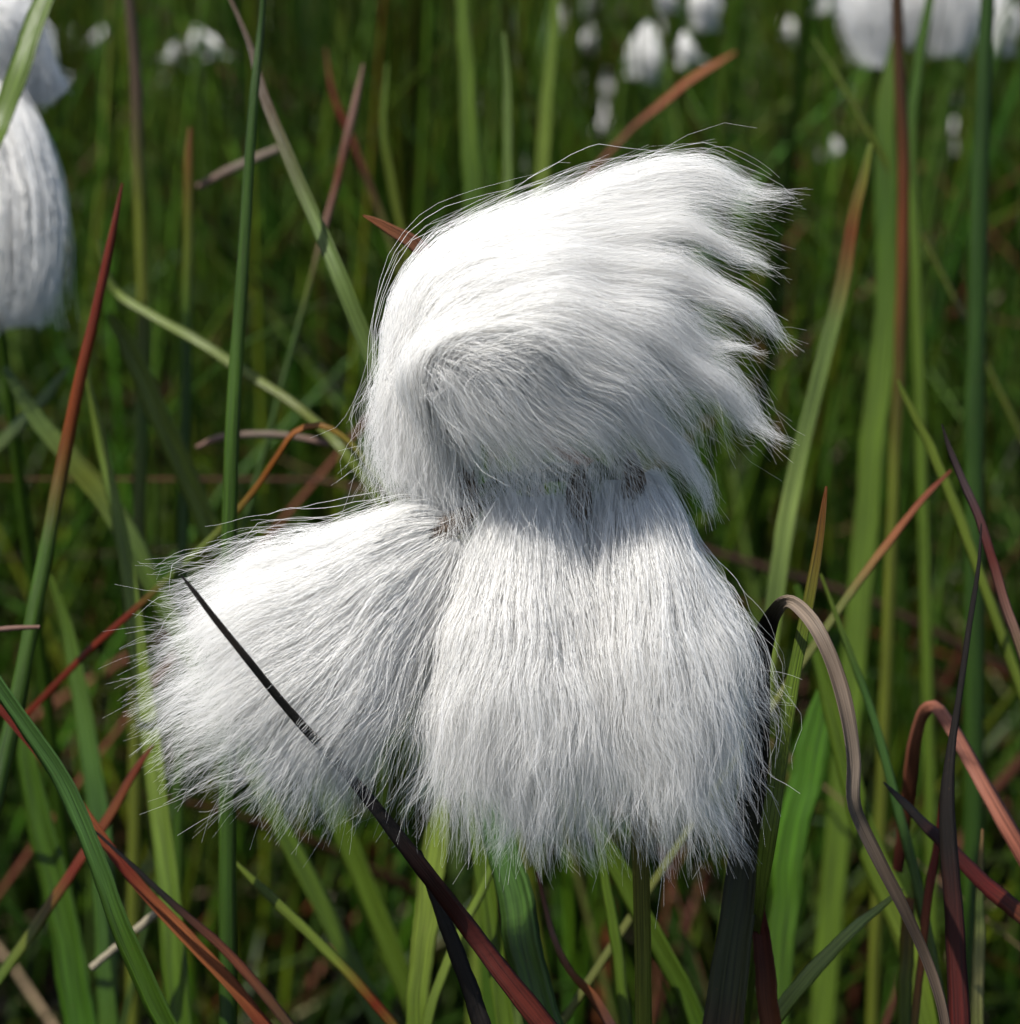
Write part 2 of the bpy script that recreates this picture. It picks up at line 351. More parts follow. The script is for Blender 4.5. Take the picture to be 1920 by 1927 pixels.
    B(LD, 'dead leaf', 'red and olive leaf leaning right in the lower left corner', [(290, 1400, 4.8, .30), (255, 1450, 17.6, .30), (215, 1520, 22.4, .30), (150, 1620, 24.0, .30), (70, 1740, 25.6, .30), (-30, 1880, 27.2, .30)], [RD, RB, RD, OL, G2], 'flat', M_BLADE)
    B(LD, 'dead leaf', 'blackish narrow leaf tip piercing the left white tuft', [(340, 1083, 3.2, .236), (360, 1108, 9.6, .236), (400, 1160, 13.6, .2365), (470, 1245, 15.2, .238), (530, 1320, 16.8, .241), (585, 1382, 19.2, .2440), (625, 1423, 22.4, .2488), (660, 1465, 22.4, .2492), (710, 1525, 27.2, .2480), (800, 1640, 33.6, .2500), (880, 1742, 38.4, .254), (960, 1850, 43.2, .254), (1060, 1975, 46.4, .254)], [DK, (.03, .022, .014), DK, DK, DK, DKR, (.10, .014, .006), (.13, .02, .006)], 'flat', M_DRY, n=70)
    B(LD, 'dead leaf', 'black leaf passing under the dark red one at bottom', [(790, 1600, 9.0, .258), (815, 1680, 25.5, .258), (848, 1760, 34.5, .258), (880, 1850, 39.0, .258), (925, 1980, 42.0, .258)], [DK, DK, DK], 'flat', M_DRY)  # one even near-black colour along the whole leaf
    B(LB, 'grass blade', 'broad blue green folded blade under the middle tuft', [(905, 1380, 30, .274), (935, 1540, 66, .274), (965, 1660, 76, .273), (990, 1780, 80, .272), (1020, 1900, 84, .271), (1050, 2020, 86, .27)], [BG, BG, G2, BG], 'v')
    B(LB, 'grass blade', 'green leaf slanting right below the right tuft', [(1080, 1480, 26, .30), (1150, 1610, 44, .30), (1210, 1720, 46, .30), (1270, 1830, 44, .30), (1340, 1980, 42, .30)], [G3, G3, G2], 'v')
    B(LB, 'grass blade', 'thin green leaf left of the flower stem', [(1120, 1560, 14, .29), (1140, 1660, 22, .29), (1160, 1780, 26, .29), (1185, 1980, 28, .29)], [G3, G3], 'flat')
    B(LB, 'grass blade', 'light green broad leaf beneath the gap between tufts', [(835, 1500, 30, .29), (822, 1600, 56, .29), (808, 1700, 58, .29), (795, 1820, 52, .29), (785, 1990, 56, .29)], [G4, G4, G3], 'v')
    B(LB, 'grass blade', 'narrow light green leaf crossing behind the black one', [(940, 1590, 14, .288), (905, 1680, 20, .288), (860, 1770, 22, .288), (820, 1870, 24, .288), (790, 1990, 24, .288)], [G3, G4, G3], 'flat')
    B(LD, 'dead leaf', 'bent dark ribbed leaf folding over into a grey curled end', [(1785, 1990, 20.9, .247), (1768, 1890, 20.9, .247), (1738, 1800, 22.8, .247), (1698, 1712, 24.7, .246), (1655, 1630, 26.6, .245), (1618, 1555, 26.6, .244), (1602, 1505, 28.5, .243), (1604, 1430, 28.5, .243), (1592, 1340, 30.4, .243), (1568, 1255, 31.3, .244), (1535, 1185, 31.3, .245), (1505, 1148, 30.4, .247), (1482, 1135, 26.6, .250), (1462, 1150, 30.4, .254), (1445, 1190, 39.9, .257), (1432, 1260, 41.8, .259), (1430, 1350, 43.7, .260), (1425, 1450, 51.3, .261), (1414, 1560, 58.9, .262), (1402, 1680, 66.5, .262), (1385, 1800, 72.2, .262), (1362, 1990, 77.9, .262)],
      [GR, GR, (.11, .085, .065), GR, GR2, GR2, GR, GR2, GR2, DK, DK, (.022, .022, .014), (.03, .032, .016), (.04, .045, .02), (.05, .06, .022), (.06, .07, .025), (.09, .04, .02)], 'edge', M_DRY, n=110)
    B(LS, 'grass stem', 'slim yellow green stem with a brown tip right of the head', [(1556, 915, 5, .253), (1550, 965, 14, .253), (1540, 1040, 20, .253), (1520, 1150, 25, .253), (1498, 1260, 28, .253), (1478, 1370, 32, .253), (1460, 1480, 36, .2535), (1446, 1580, 36, .254), (1432, 1690, 22, .2575), (1420, 1800, 14, .272), (1400, 1990, 12, .285)], [RB, G3, G4, G4, G3, G3], 'v')
    B(LD, 'dead leaf', 'red brown folded leaf standing at the bottom right of the tufts', [(1426, 1640, 6, .266), (1432, 1720, 30, .266), (1442, 1810, 38, .266), (1462, 1990, 44, .266)], [RD, (.12, .03, .012), OR], 'edge', M_DRY)
    B(LD, 'dead leaf', 'black needle thin leaf turning red at its foot by the right edge', [(1846, 985, 3, .26), (1840, 1080, 9, .26), (1822, 1200, 12, .26), (1803, 1330, 14, .26), (1788, 1420, 20, .26), (1782, 1500, 30, .26), (1788, 1620, 36, .26), (1798, 1740, 40, .26), (1806, 1990, 46, .26)], [DK, DK, DK, DK, DKR, (.09, .008, .005)], 'flat', M_DRY)
    B(LD, 'dead leaf', 'purple brown leaf with a sharp dark tip leaving the right edge', [(1773, 798, 3, .27), (1790, 850, 12, .27), (1815, 910, 16, .27), (1842, 975, 19, .27), (1870, 1060, 20, .27), (1900, 1160, 22, .27), (1950, 1300, 24, .27)], [DK, PU, (.14, .03, .025), PK, OL], 'flat', M_DRY)
    B(LD, 'dead leaf', 'salmon red arched leaf at the lower right edge', [(1690, 1640, 22, .300), (1704, 1530, 26, .296), (1716, 1440, 28, .292), (1726, 1380, 26, .288), (1740, 1340, 26, .285), (1762, 1332, 28, .282), (1790, 1370, 32, .28), (1825, 1430, 34, .278), (1865, 1500, 38, .276), (1905, 1570, 42, .275), (1980, 1690, 44, .275)], [DKR, RB, SA, SA, SA, (.36, .11, .07)], 'flat', M_DRY)
    B(LD, 'dead leaf', 'dark red leaf pointing left with its tip near the bent leaf', [(1662, 1472, 3.6, .268), (1695, 1505, 16.2, .268), (1735, 1545, 23.4, .268), (1785, 1595, 30.6, .268), (1845, 1655, 36.0, .268), (1940, 1735, 39.6, .268)], [DK, DK, DKR, (.12, .012, .008), (.12, .04, .012)], 'flat', M_DRY)
    B(LD, 'dead leaf', 'thin bright red strip between the bent leaf and black needle', [(1775, 1480, 8, .28), (1762, 1600, 16, .28), (1745, 1700, 18, .28), (1735, 1800, 16, .28), (1715, 1990, 16, .28)], [RD, RD, OR, OL], 'flat', M_DRY)
    B(LB, 'grass blade', 'pale green cut end blade slanting up to the right near the bottom', [(1700, 1672, 6, .272), (1650, 1712, 16, .272), (1600, 1755, 24, .27), (1550, 1805, 30, .27), (1482, 1885, 34, .27)], [(.30, .38, .14), (.32, .40, .18), (.34, .42, .20), (.28, .36, .12)], 'flat')
    B(LB, 'grass blade', 'very pale leaf with a joint rising right of the white fringe', [(1640, 270, 8, .33), (1628, 330, 18, .33), (1612, 395, 22, .33), (1590, 520, 27, .33), (1562, 640, 29, .33), (1530, 770, 30, .33), (1502, 890, 32, .33), (1478, 1010, 34, .33), (1440, 1300, 34, .33)], [G4, RB, G5, G5, (.2, .28, .14), G5, G4], 'edge')
    B(LS, 'grass stem', 'brown upright stem in front of the far right cotton head', [(1690, -60, 20, .37), (1692, 100, 22, .37), (1700, 300, 24, .37), (1700, 500, 24, .37), (1692, 700, 24, .37), (1684, 900, 24, .37)], [(.06, .03, .015), (.08, .035, .015), RB, (.10, .06, .02), OL], 'round')
    B(LB, 'grass blade', 'bright green broad leaf beside the brown upright stem', [(1690, 60, 20, .40), (1668, 200, 40, .40), (1672, 400, 48, .40), (1668, 600, 50, .40), (1650, 800, 52, .40), (1625, 1060, 52, .40)], [G3, G2, G3, G3], 'v')
    B(LS, 'rush stem', 'thick dark green rush in front of the far right cotton tufts', [(1862, -60, 24, .36), (1852, 120, 30, .36), (1846, 300, 34, .36), (1840, 500, 38, .36), (1835, 700, 40, .36), (1835, 980, 40, .36)], [G1, G1, G1], 'round')
    B(LB, 'grass blade', 'fresh green leaf leaning across the far right cotton tufts', [(1765, -60, 10, .39), (1745, 30, 20, .39), (1728, 120, 24, .39), (1715, 260, 26, .39), (1722, 460, 26, .39)], [G2, G2, G3], 'flat')
    B(LB, 'grass blade', 'thick green upright blade above the crown of the head', [(868, -60, 28, .38), (874, 60, 32, .38), (882, 180, 36, .38), (888, 300, 40, .38), (892, 460, 42, .38)], [G3, G3, G2], 'v')
    B(LB, 'grass blade', 'pale slender blade right of the thick upright one', [(948, 60, 8, .36), (956, 180, 18, .36), (956, 300, 20, .36), (958, 460, 20, .36)], [G5, G5], 'v')
    B(LB, 'grass blade', 'light green blade leaning left above the crown', [(1052, -60, 16, .42), (1040, 80, 24, .42), (1028, 220, 28, .42), (1016, 400, 30, .42)], [G3, G4], 'v')
    B(LD, 'dead leaf', 'pinkish dry stem with a joint left of the head top', [(684, 120, 5.1, .36), (670, 190, 13.6, .36), (652, 262, 14.4, .36), (640, 320, 14.4, .36), (625, 380, 13.6, .36), (600, 470, 10.2, .36), (560, 620, 10.2, .36)], [PK, PK, RB, PK, OL, G2], 'round', M_DRY)
    B(LD, 'dead leaf', 'dark red strip behind the pinkish stem', [(612, 90, 4.5, .42), (628, 180, 12.0, .42), (665, 270, 15.0, .42), (700, 360, 15.0, .42), (735, 460, 13.5, .42)], [RB, RD, (.08, .03, .01), OL], 'flat', M_DRY)
    B(LB, 'grass blade', 'thin green blade curving beside the brown bract tip', [(728, 120, 8, .40), (722, 250, 16, .40), (740, 360, 18, .40), (765, 480, 18, .40)], [G3, OL], 'flat')
    B(LD, 'dead leaf', 'orange dry leaf lying diagonally above the blown tuft', [(1385, 98, 4.8, .44), (1340, 125, 16.0, .44), (1290, 158, 17.6, .44), (1240, 200, 16.0, .44), (1190, 240, 11.2, .44)], [OR, OR, (.30, .09, .03), RB], 'flat', M_DRY)
    B(LB, 'grass blade', 'short pale blade pointing down left at the right side', [(1690, 715, 6, .31), (1715, 770, 16, .31), (1745, 830, 20, .31), (1780, 910, 22, .31), (1830, 1040, 22, .31)], [G4, G4], 'flat')
    B(LB, 'grass blade', 'thin pale green blade slanting down at the upper right', [(1530, 70, 6, .40), (1575, 140, 12, .40), (1620, 220, 12, .40), (1680, 330, 12, .40)], [G4, OL], 'flat')
    B(LD, 'dry stalk', 'pinkish dry stalk lying level behind the arched blade', [(370, 842, 8, .335), (410, 825, 13, .335), (470, 818, 14, .335), (540, 820, 13, .335), (620, 835, 12, .335)], [PK, GR2, PK], 'round', M_DRY, ground=False)
    B(LD, 'dry stalk', 'pale dry stalk slanting up behind the upper rush', [(372, 352, 12, .38), (420, 326, 16, .38), (470, 303, 16, .38), (525, 280, 15, .38)], [PK, GR2, GR2], 'round', M_DRY, ground=False)
    B(LB, 'grass blade', 'long thin green leaf sloping down below the left tuft', [(440, 1620, 8, .285), (490, 1670, 18, .285), (560, 1735, 22, .285), (630, 1805, 22, .285), (700, 1880, 22, .285), (790, 1990, 22, .285)], [G4, G4, G4, RD, G4], 'flat')
    B(LD, 'dry stalk', 'short straw coloured stalk piece near the bottom left', [(300, 1712, 14, .30), (255, 1752, 16, .30)], [ST, ST], 'round', M_DRY, ground=False)
    B(LD, 'dry stalk', 'broken straw bit lowest of the pale pieces at bottom left', [(222, 1780, 14, .30), (172, 1822, 15, .30)], [ST, ST], 'round', M_DRY, ground=False)
    B(LD, 'dry stalk', 'pinkish dry twig entering level from the left edge', [(75, 1180, 7, .275), (30, 1182, 10, .275), (-60, 1190, 11, .275)], [PK, PK, PK], 'round', M_DRY, ground=False)
    B(LD, 'dry stalk', 'tan and purple dry stalk curving down at the bottom centre', [(1010, 1640, 8, .28), (1045, 1770, 14, .28), (1075, 1830, 17, .28), (1120, 1880, 22, .28), (1165, 1960, 26, .28)], [RB, PK, OR, PU], 'flat', M_DRY)
    B(LD, 'dead leaf', 'reddish leaf slanting up to the right behind the brown tipped stem', [(1790, 885, 5, .30), (1750, 925, 12, .30), (1700, 985, 16, .30), (1650, 1050, 18, .30), (1590, 1130, 18, .30)], [RD, OR, OL], 'flat', M_DRY)
    B(LB, 'grass blade', 'bright green leaf behind the bent leaf at lower right', [(1560, 1280, 20, .32), (1540, 1370, 60, .32), (1515, 1480, 70, .32), (1490, 1600, 66, .32), (1470, 1800, 60, .32)], [(.06, .16, .015), (.06, .16, .015), G2], 'v')
    B(LB, 'grass blade', 'slender grey green leaf sloping down right of the bent leaf', [(1545, 1080, 6, .29), (1600, 1230, 14, .29), (1650, 1370, 18, .29), (1690, 1520, 20, .29), (1720, 1640, 22, .29), (1745, 1760, 24, .29), (1790, 1990, 26, .29)], [G4, BG, BG, G5, G4], 'flat')
    B(LB, 'grass blade', 'wide green leaf running down behind the bent grey end', [(1500, 1100, 14, .31), (1560, 1300, 40, .31), (1600, 1460, 46, .31), (1650, 1620, 56, .31), (1710, 1760, 64, .31), (1770, 1990, 60, .31)], [G2, G3, G3, G4, G3], 'v')
    B(LB, 'grass blade', 'pale whitish green stem at the bottom right corner', [(1848, 1560, 6, .28), (1845, 1680, 18, .28), (1842, 1800, 26, .28), (1838, 1990, 28, .28)], [PK, G5, ST, G4], 'flat')
    B(LB, 'grass blade', 'green leaf with a broken brown top at the bottom right', [(1712, 1690, 24, .29), (1706, 1790, 30, .29), (1698, 1990, 34, .29)], [RB, OL, G3], 'flat')
    B(LB, 'grass blade', 'pale green blade leaning left at the lower left edge', [(130, 690, 8, .36), (90, 740, 26, .36), (50, 785, 30, .36), (0, 835, 30, .36), (-60, 900, 30, .36)], [G5, G5, G4], 'flat')
    B(LB, 'grass blade', 'shiny olive blade crossing behind the red tipped rush', [(10, 690, 16, .345), (70, 790, 36, .345), (130, 860, 44, .345), (190, 930, 50, .345), (240, 1010, 46, .345), (300, 1120, 40, .345)], [G5, G5, OL, G5, G3], 'v')
    B(LB, 'grass blade', 'green leaf fanning behind the lower left blades', [(95, 1080, 10, .34), (130, 1200, 34, .34), (160, 1350, 44, .34), (185, 1500, 50, .34), (200, 1700, 52, .34), (210, 1990, 52, .34)], [G3, BG, G2], 'v')
    B(LB, 'grass blade', 'broad dark green leaf in the bottom left corner', [(40, 1330, 14, .33), (60, 1450, 50, .33), (90, 1600, 66, .33), (130, 1760, 76, .33), (160, 1990, 80, .33)], [G2, G2, (.05, .14, .02)], 'v')
blades()

# ------------------------------------------------------------------ cotton hair
PX = TANH * FOCUS / 960           # one photo pixel at the focus distance, in metres

FIELD = []
for q_ in range(7):
    a_ = rng.uniform(0, 6.28); l_ = [300, 220, 150, 110, 80, 60, 45][q_]
    FIELD.append((2 * np.pi / l_ * math.cos(a_), 2 * np.pi / l_ * math.sin(a_), 2 * np.pi / l_ * rng.uniform(-.6, .6), rng.uniform(0, 6.28), rng.uniform(1, 2.2), [1, .8, .6, .42, .3, .2, .14][q_]))
def strands(guides, n, clump=34, r_in=1.0, seg=15, width=.0000125, tmin=.72, tmax=1.04, wild=.09, wildamp=34, depth=FOCUS, wav=7.0, lock=.27, px=PX, taper=.65, ends=None, spread_pow=1.0, pinch=.25, cross=.26, jit=.18, t0s=.035, zlift=0, warp=5.5, slope=.4, tangle=.34):
    """guides: list of lists (px, py, toward camera px, half width px, half depth px), roots first; hair fills the fan between them."""
    N = 24
    G = np.stack([catmull(np.array(g, float), N) for g in guides])          # (g,N,5)
    ng = len(G)
    nc = max(1, n // clump); n = nc * clump
    u = rng.uniform(0, ng - 1, nc) if ng > 1 else np.zeros(nc)
    sN = np.linspace(0, 1, N)[None]
    us = u[:, None] + (np.round(u) - u)[:, None] * pinch * sN ** 1.8           # tips gather into pointed locks
    i = np.minimum(us.astype(int), max(ng - 2, 0)); f = (us - i)[..., None]; aN = np.arange(N)[None]
    C = G[i, aN] * (1 - f) + G[np.minimum(i + 1, ng - 1), aN] * f             # (nc,N,5)
    P = C[..., :3]; T = np.gradient(P, axis=1); T2 = T.copy(); T2[..., 2] = 0; T2 = unit(T2)
    S1 = np.stack([-T2[..., 1], T2[..., 0], np.zeros_like(T2[..., 0])], -1); S2 = np.array([0, 0, 1.])
    rr = np.sqrt(rng.uniform(0, 1, nc)) ** spread_pow; th = rng.uniform(0, 2 * np.pi, nc)
    cx, cz = rr * np.cos(th), rr * np.sin(th)
    s = np.linspace(0, 1, N)
    # clump centre path, with its own slow wander
    ph = rng.uniform(0, 6.28, (nc, 4)); am = rng.normal(0, 1, (nc, 2))
    wx = am[:, :1] * wav * 1.6 * np.sin(s * 4.2 + ph[:, :1]) * s + wav * .6 * np.sin(s * 11 + ph[:, 1:2]) * s
    sl = (rng.uniform(size=(nc, 1)) < slope) * rng.normal(0, 1, (nc, 1)); wx = wx + sl * C[..., 3] * .5 * (s - rng.uniform(.1, .6, (nc, 1)))
    wz = am[:, 1:] * wav * 1.6 * np.sin(s * 3.7 + ph[:, 2:3]) * s
    cp = P + S1 * ((cx[:, None] * C[..., 3] + wx)[..., None]) + S2 * ((cz[:, None] * C[..., 4] + wz)[..., None])
    # strands in each clump
    e = np.clip(rng.normal(0, 1, (nc, clump, 2)), -1.9, 1.9)
    tight = np.where(rng.uniform(size=nc) < .35, .35, 1.0)[:, None] * rng.uniform(.6, 1.3, (nc, 1))
    spread = lock * (.55 + .75 * s - .6 * s * s * (tight < .7))[:, :] * tight
    k1 = (e[..., 0, None] * (spread * C[..., 3])[:, None])                    # (nc,clump,N)
    k2 = (e[..., 1, None] * (spread * C[..., 4])[:, None])
    pp = rng.uniform(0, 6.28, (nc, clump, 3)); fr = rng.uniform(5, 13, (nc, clump, 1)); a1 = np.abs(rng.normal(0, 1, (nc, clump, 1)))
    k1 = k1 + a1 * 4.6 * np.sin(fr * s + pp[..., :1]) * s ** 1.1
    k2 = k2 + a1 * 4.6 * np.sin(fr * .9 * s + pp[..., 1:2]) * s ** 1.1
    # ends that hook or curl away from the lock
    tc = (rng.uniform(size=(nc, clump, 1)) < .35) * rng.normal(0, 1, (nc, clump, 1)); st = np.maximum(s - .72, 0) / .28
    k1 = k1 + tc * 13 * st ** 2; k2 = k2 + tc * 9 * st ** 2
    wl = (rng.uniform(size=(nc, clump, 1)) < wild) * rng.uniform(.3, 1, (nc, clump, 1)) * wildamp
    k1 = k1 + wl * (np.sin(fr * .75 * s + pp[..., 2:3]) - np.sin(pp[..., 2:3])) * s ** 1.3 
    k2 = k2 + wl * (np.cos(fr * .8 * s + pp[..., 2:3]) - np.cos(pp[..., 2:3])) * s ** 1.3
    # hairs that cut across the lie of their lock, and fine crinkle
    cr = (.28 + (rng.uniform(size=(nc, clump, 1)) < cross)) * rng.normal(0, 1, (nc, clump, 1)); s0 = rng.uniform(0, .5, (nc, clump, 1))
    k1 = k1 + cr * C[:, None, :, 3] * .75 * (s - s0)
    k2 = k2 + cr * rng.normal(0, 1, (nc, clump, 1)) * C[:, None, :, 4] * .5 * (s - s0)
    f3 = rng.uniform(18, 34, (nc, clump, 1)); k1 = k1 + 1.5 * a1 * np.sin(f3 * s + pp[..., :1]) * np.minimum(s * 3, 1); k2 = k2 + 1.5 * a1 * np.cos(f3 * .9 * s + pp[..., :1]) * np.minimum(s * 3, 1)
    H = cp[:, None] + S1[:, None] * k1[..., None] + S2 * k2[..., None]         # (nc,clump,N,3)
    H = H.reshape(n, N, 3)
    # hairs lie in drifting locks: a smooth field in space bends neighbours together
    s3 = s[None, :] ** .8; wk = depth / FOCUS
    fx_ = np.zeros(H.shape[:2]); fy_ = np.zeros(H.shape[:2]); fz_ = np.zeros(H.shape[:2])
    for kk, (kx, ky, kz, p0, p1, A_) in enumerate(FIELD):
        ph_ = (H[..., 0] * kx + H[..., 1] * ky + H[..., 2] * kz) * wk + p0
        fx_ += A_ * np.sin(ph_); fy_ += A_ * np.sin(ph_ + p1); fz_ += A_ * np.cos(ph_ + 2 * p1)
    H[..., 0] += warp / wk * fx_ * s3; H[..., 1] += warp / wk * fy_ * s3; H[..., 2] += warp / wk * fz_ * s3 + zlift * np.sin(np.pi * np.clip(s[None] * .9 + .1, 0, 1))
    # tangled hairs: their direction wanders on its own
    tg = (rng.uniform(size=(n, 1)) < tangle) * rng.uniform(.1, 1.0, (n, 1)) ** 1.5 * wildamp * .5 / wk
    wk3 = [sum(rng.normal(0, 1, (n, 1)) / (1 + .25 * q_) * np.sin(s[None] * (3 + 3.6 * q_) + rng.uniform(0, 6.28, (n, 1))) for q_ in range(6)) for _ in range(3)]
    for ax_ in range(3): H[..., ax_] += tg * (wk3[ax_] - wk3[ax_][:, :1]) * s[None] ** 1.2
    te = np.minimum(rng.uniform(tmin, tmax, (nc, 1)) + .05 * np.sin(u * 8.3 + 1)[:, None] + .04 * np.sin(u * 17 + 4)[:, None], tmax + .02) - np.abs(rng.normal(0, jit, (nc, clump))) + rng.normal(.02, .035, (nc, clump)); te = np.clip(te.reshape(n), .3, 1.14)
    # a share of hairs start higher up, as seeds sit all over the receptacle
    t0 = np.abs(rng.normal(0, t0s, n))
    q = t0[:, None] + (te - t0)[:, None] * np.linspace(0, 1, seg + 1)[None] # (n,seg+1)
    x = np.clip(q, 0, 1) * (N - 1); j = np.minimum(x.astype(int), N - 2); fx = (x - j)[..., None]
    ar = np.arange(n)[:, None]
    Q = H[ar, j] * (1 - fx) + H[ar, j + 1] * fx
    over = np.clip(q - 1, 0, .05)[..., None]; Q = Q + over * (N - 1) * (H[:, -1] - H[:, -2])[:, None]
    d = depth
    Wp = np.empty_like(Q)
    sc = px
    base = at(960, 963.5, d)
    Wp = base + RIGHT * ((Q[..., :1] - 960) * sc) + UP * (-(Q[..., 1:2] - 963.5) * sc) - FWD * (Q[..., 2:3] * sc)
    R = width * rng.uniform(.75, 1.25, (n, 1)) * (1 - taper * np.linspace(0, 1, seg + 1)[None] ** 2)
    return Wp, R

def hair(name, specs, parent, mat=None, origin=None, sides=3):
    Vs, Fs, off = [], [], 0
    for Wp, R in specs:
        V, F = tubes(Wp - (origin if origin is not None else 0), R, sides)
        Vs.append(V); Fs.append(F + off); off += len(V)
    return link(name, np.concatenate(Vs), np.concatenate(Fs), mat or M_HAIR, parent)

def head_pt(x, y, z, d=FOCUS, sc=PX):
    return at(960, 963.5, d) + RIGHT * ((x - 960) * sc) - UP * ((y - 963.5) * sc) - FWD * (z * sc)

def scale_cup(parent, c, axis, r, origin, n=16, length=.0044):
    """overlapping papery pointed scales round the base of one tuft"""
    axis = unit(np.asarray(axis, float)); a = unit(np.cross(axis, [.2, .9, .1])); b = np.cross(axis, a)
    Vs, Fs, off = [], [], 0
    for k in range(n):
        th = k * 2.4; row = k / n
        rad = math.cos(th) * a + math.sin(th) * b
        base = c - axis * length * (.5 - .3 * row)
        s = np.linspace(0, 1, 6)[:, None]
        P = base + rad * r * (.35 + .9 * np.sin(s * 1.8)) + axis * length * s * rng.uniform(.8, 1.2)
        Wd = r * 1.3 * np.sin(np.clip(s[:, 0] * 2.6 + .5, 0, 3.1)) + .0001
        V, F, uv = sweep(P - origin, Wd, np.repeat(np.cross(axis, rad)[None], 6, 0), V_PROF)
        Vs.append(V); Fs.append(F + off); off += len(V)
    return link('scale_cup', np.concatenate(Vs), np.concatenate(Fs), M_SCALE, parent)

def main_head():
    foot = np.array([at(1212, 1990, .262)[0] + .004, at(1212, 1990, .262)[1] + .02, 0.0])
    root = empty('cottongrass', foot)
    props(root, 'large sharp white cottongrass head with wind blown tufts in the centre', 'cottongrass')
    o = foot
    sub = lambda L: L
    K = 1.0
    # five tufts; every guide is (px, py, z, half width, half depth)
    left = [
        [(855, 985, 0, 24, 34), (790, 985, 14, 42, 40), (690, 1010, 30, 42, 60), (560, 1062, 26, 46, 60), (440, 1110, 12, 46, 60), (325, 1140, 0, 44, 50)],
        [(850, 995, 0, 24, 34), (770, 1025, 30, 48, 50), (660, 1080, 60, 52, 70), (530, 1150, 66, 60, 80), (400, 1225, 40, 60, 70), (300, 1290, 10, 60, 60)],
        [(850, 1000, 0, 24, 34), (770, 1050, 36, 48, 50), (660, 1135, 70, 52, 70), (530, 1240, 74, 60, 80), (400, 1340, 44, 62, 70), (285, 1400, 10, 60, 60)],
        [(850, 1005, 0, 24, 34), (780, 1080, 34, 48, 50), (690, 1190, 60, 52, 70), (590, 1310, 60, 60, 80), (500, 1420, 30, 62, 70), (440, 1500, 0, 56, 60)],
        [(852, 1008, 0, 24, 34), (800, 1100, 20, 44, 50), (740, 1220, 36, 46, 70), (680, 1340, 36, 54, 80), (610, 1450, 10, 58, 70), (570, 1540, -10, 50, 60)],
        [(854, 1008, 0, 24, 20), (812, 1110, 0, 30, 40), (768, 1220, 0, 28, 50), (716, 1330, 0, 28, 50), (672, 1420, -10, 32, 50), (635, 1490, -20, 30, 50)],
    ]
    mid = [
        [(985, 935, 10, 28, 34), (930, 1030, 14, 48, 40), (880, 1160, 24, 44, 60), (840, 1300, 28, 46, 60), (815, 1430, 20, 46, 60), (800, 1520, 0, 40, 50)],
        [(990, 935, 10, 28, 34), (950, 1040, 30, 52, 50), (915, 1180, 50, 52, 70), (885, 1330, 54, 56, 80), (870, 1470, 40, 56, 70), (860, 1590, 14, 50, 60)],
        [(1000, 935, 10, 28, 34), (985, 1050, 40, 52, 50), (975, 1190, 64, 52, 70), (965, 1340, 70, 56, 80), (955, 1480, 50, 56, 70), (950, 1600, 20, 54, 60)],
        [(1010, 935, 10, 28, 34), (1030, 1050, 40, 52, 50), (1045, 1190, 62, 52, 70), (1050, 1340, 66, 56, 80), (1050, 1480, 46, 58, 70), (1045, 1610, 14, 54, 60)],
        [(1020, 935, 6, 28, 34), (1060, 1040, 24, 48, 50), (1100, 1180, 40, 46, 60), (1125, 1330, 44, 52, 70), (1135, 1480, 30, 54, 70), (1140, 1600, 4, 50, 60)],
    ]
    right = [
        [(1165, 905, 0, 30, 20), (1150, 1000, 6, 44, 50), (1150, 1140, 24, 52, 60), (1165, 1290, 36, 56, 70), (1180, 1450, 30, 52, 70), (1195, 1610, 0, 40, 50)],
        [(1180, 900, 0, 30, 20), (1192, 1010, 24, 42, 50), (1210, 1150, 50, 50, 70), (1228, 1300, 60, 54, 80), (1250, 1450, 46, 50, 70), (1280, 1610, 14, 36, 60)],
        [(1195, 900, 0, 30, 20), (1222, 1010, 24, 38, 50), (1252, 1140, 48, 46, 70), (1284, 1290, 56, 50, 80), (1322, 1430, 36, 44, 70), (1372, 1590, 6, 24, 60)],
        [(1202, 895, 0, 28, 20), (1240, 1000, 10, 34, 50), (1282, 1110, 20, 34, 60), (1322, 1230, 24, 38, 60), (1362, 1350, 14, 36, 60), (1400, 1470, 0, 24, 50)],
        [(1208, 890, -6, 26, 20), (1252, 960, -6, 24, 40), (1292, 1060, -6, 24, 40), (1334, 1160, -10, 28, 50), (1380, 1250, -14, 28, 50), (1425, 1350, -20, 22, 40)],
    ]
    # upper mop: rises along the left, rolls over the crown and is blown to the right
    mop_back = [
        [(855, 975, -50, 22, 20), (800, 870, -60, 40, 50), (772, 710, -60, 50, 70), (808, 566, -56, 56, 80), (905, 488, -56, 48, 80), (1015, 448, -60, 46, 80), (1122, 410, -66, 44, 70), (1215, 342, -70, 40, 70), (1310, 322, -70, 36, 60), (1410, 352, -70, 24, 40), (1485, 386, -70, 8, 20)],
        [(855, 975, -30, 22, 20), (806, 870, -20, 44, 60), (785, 710, 0, 54, 70), (830, 560, 20, 60, 80), (930, 475, 20, 58, 80), (1060, 440, 6, 54, 80), (1190, 398, -20, 48, 70), (1310, 375, -40, 38, 60), (1400, 392, -50, 24, 50), (1465, 424, -60, 12, 30)],
        [(855, 975, -10, 22, 20), (815, 870, 10, 46, 60), (810, 710, 40, 56, 70), (860, 580, 70, 60, 80), (970, 500, 80, 60, 90), (1110, 470, 56, 54, 80), (1230, 440, 20, 44, 70), (1330, 445, -10, 30, 60), (1400, 475, -30, 18, 40), (1470, 512, -40, 6, 15)],
    ]
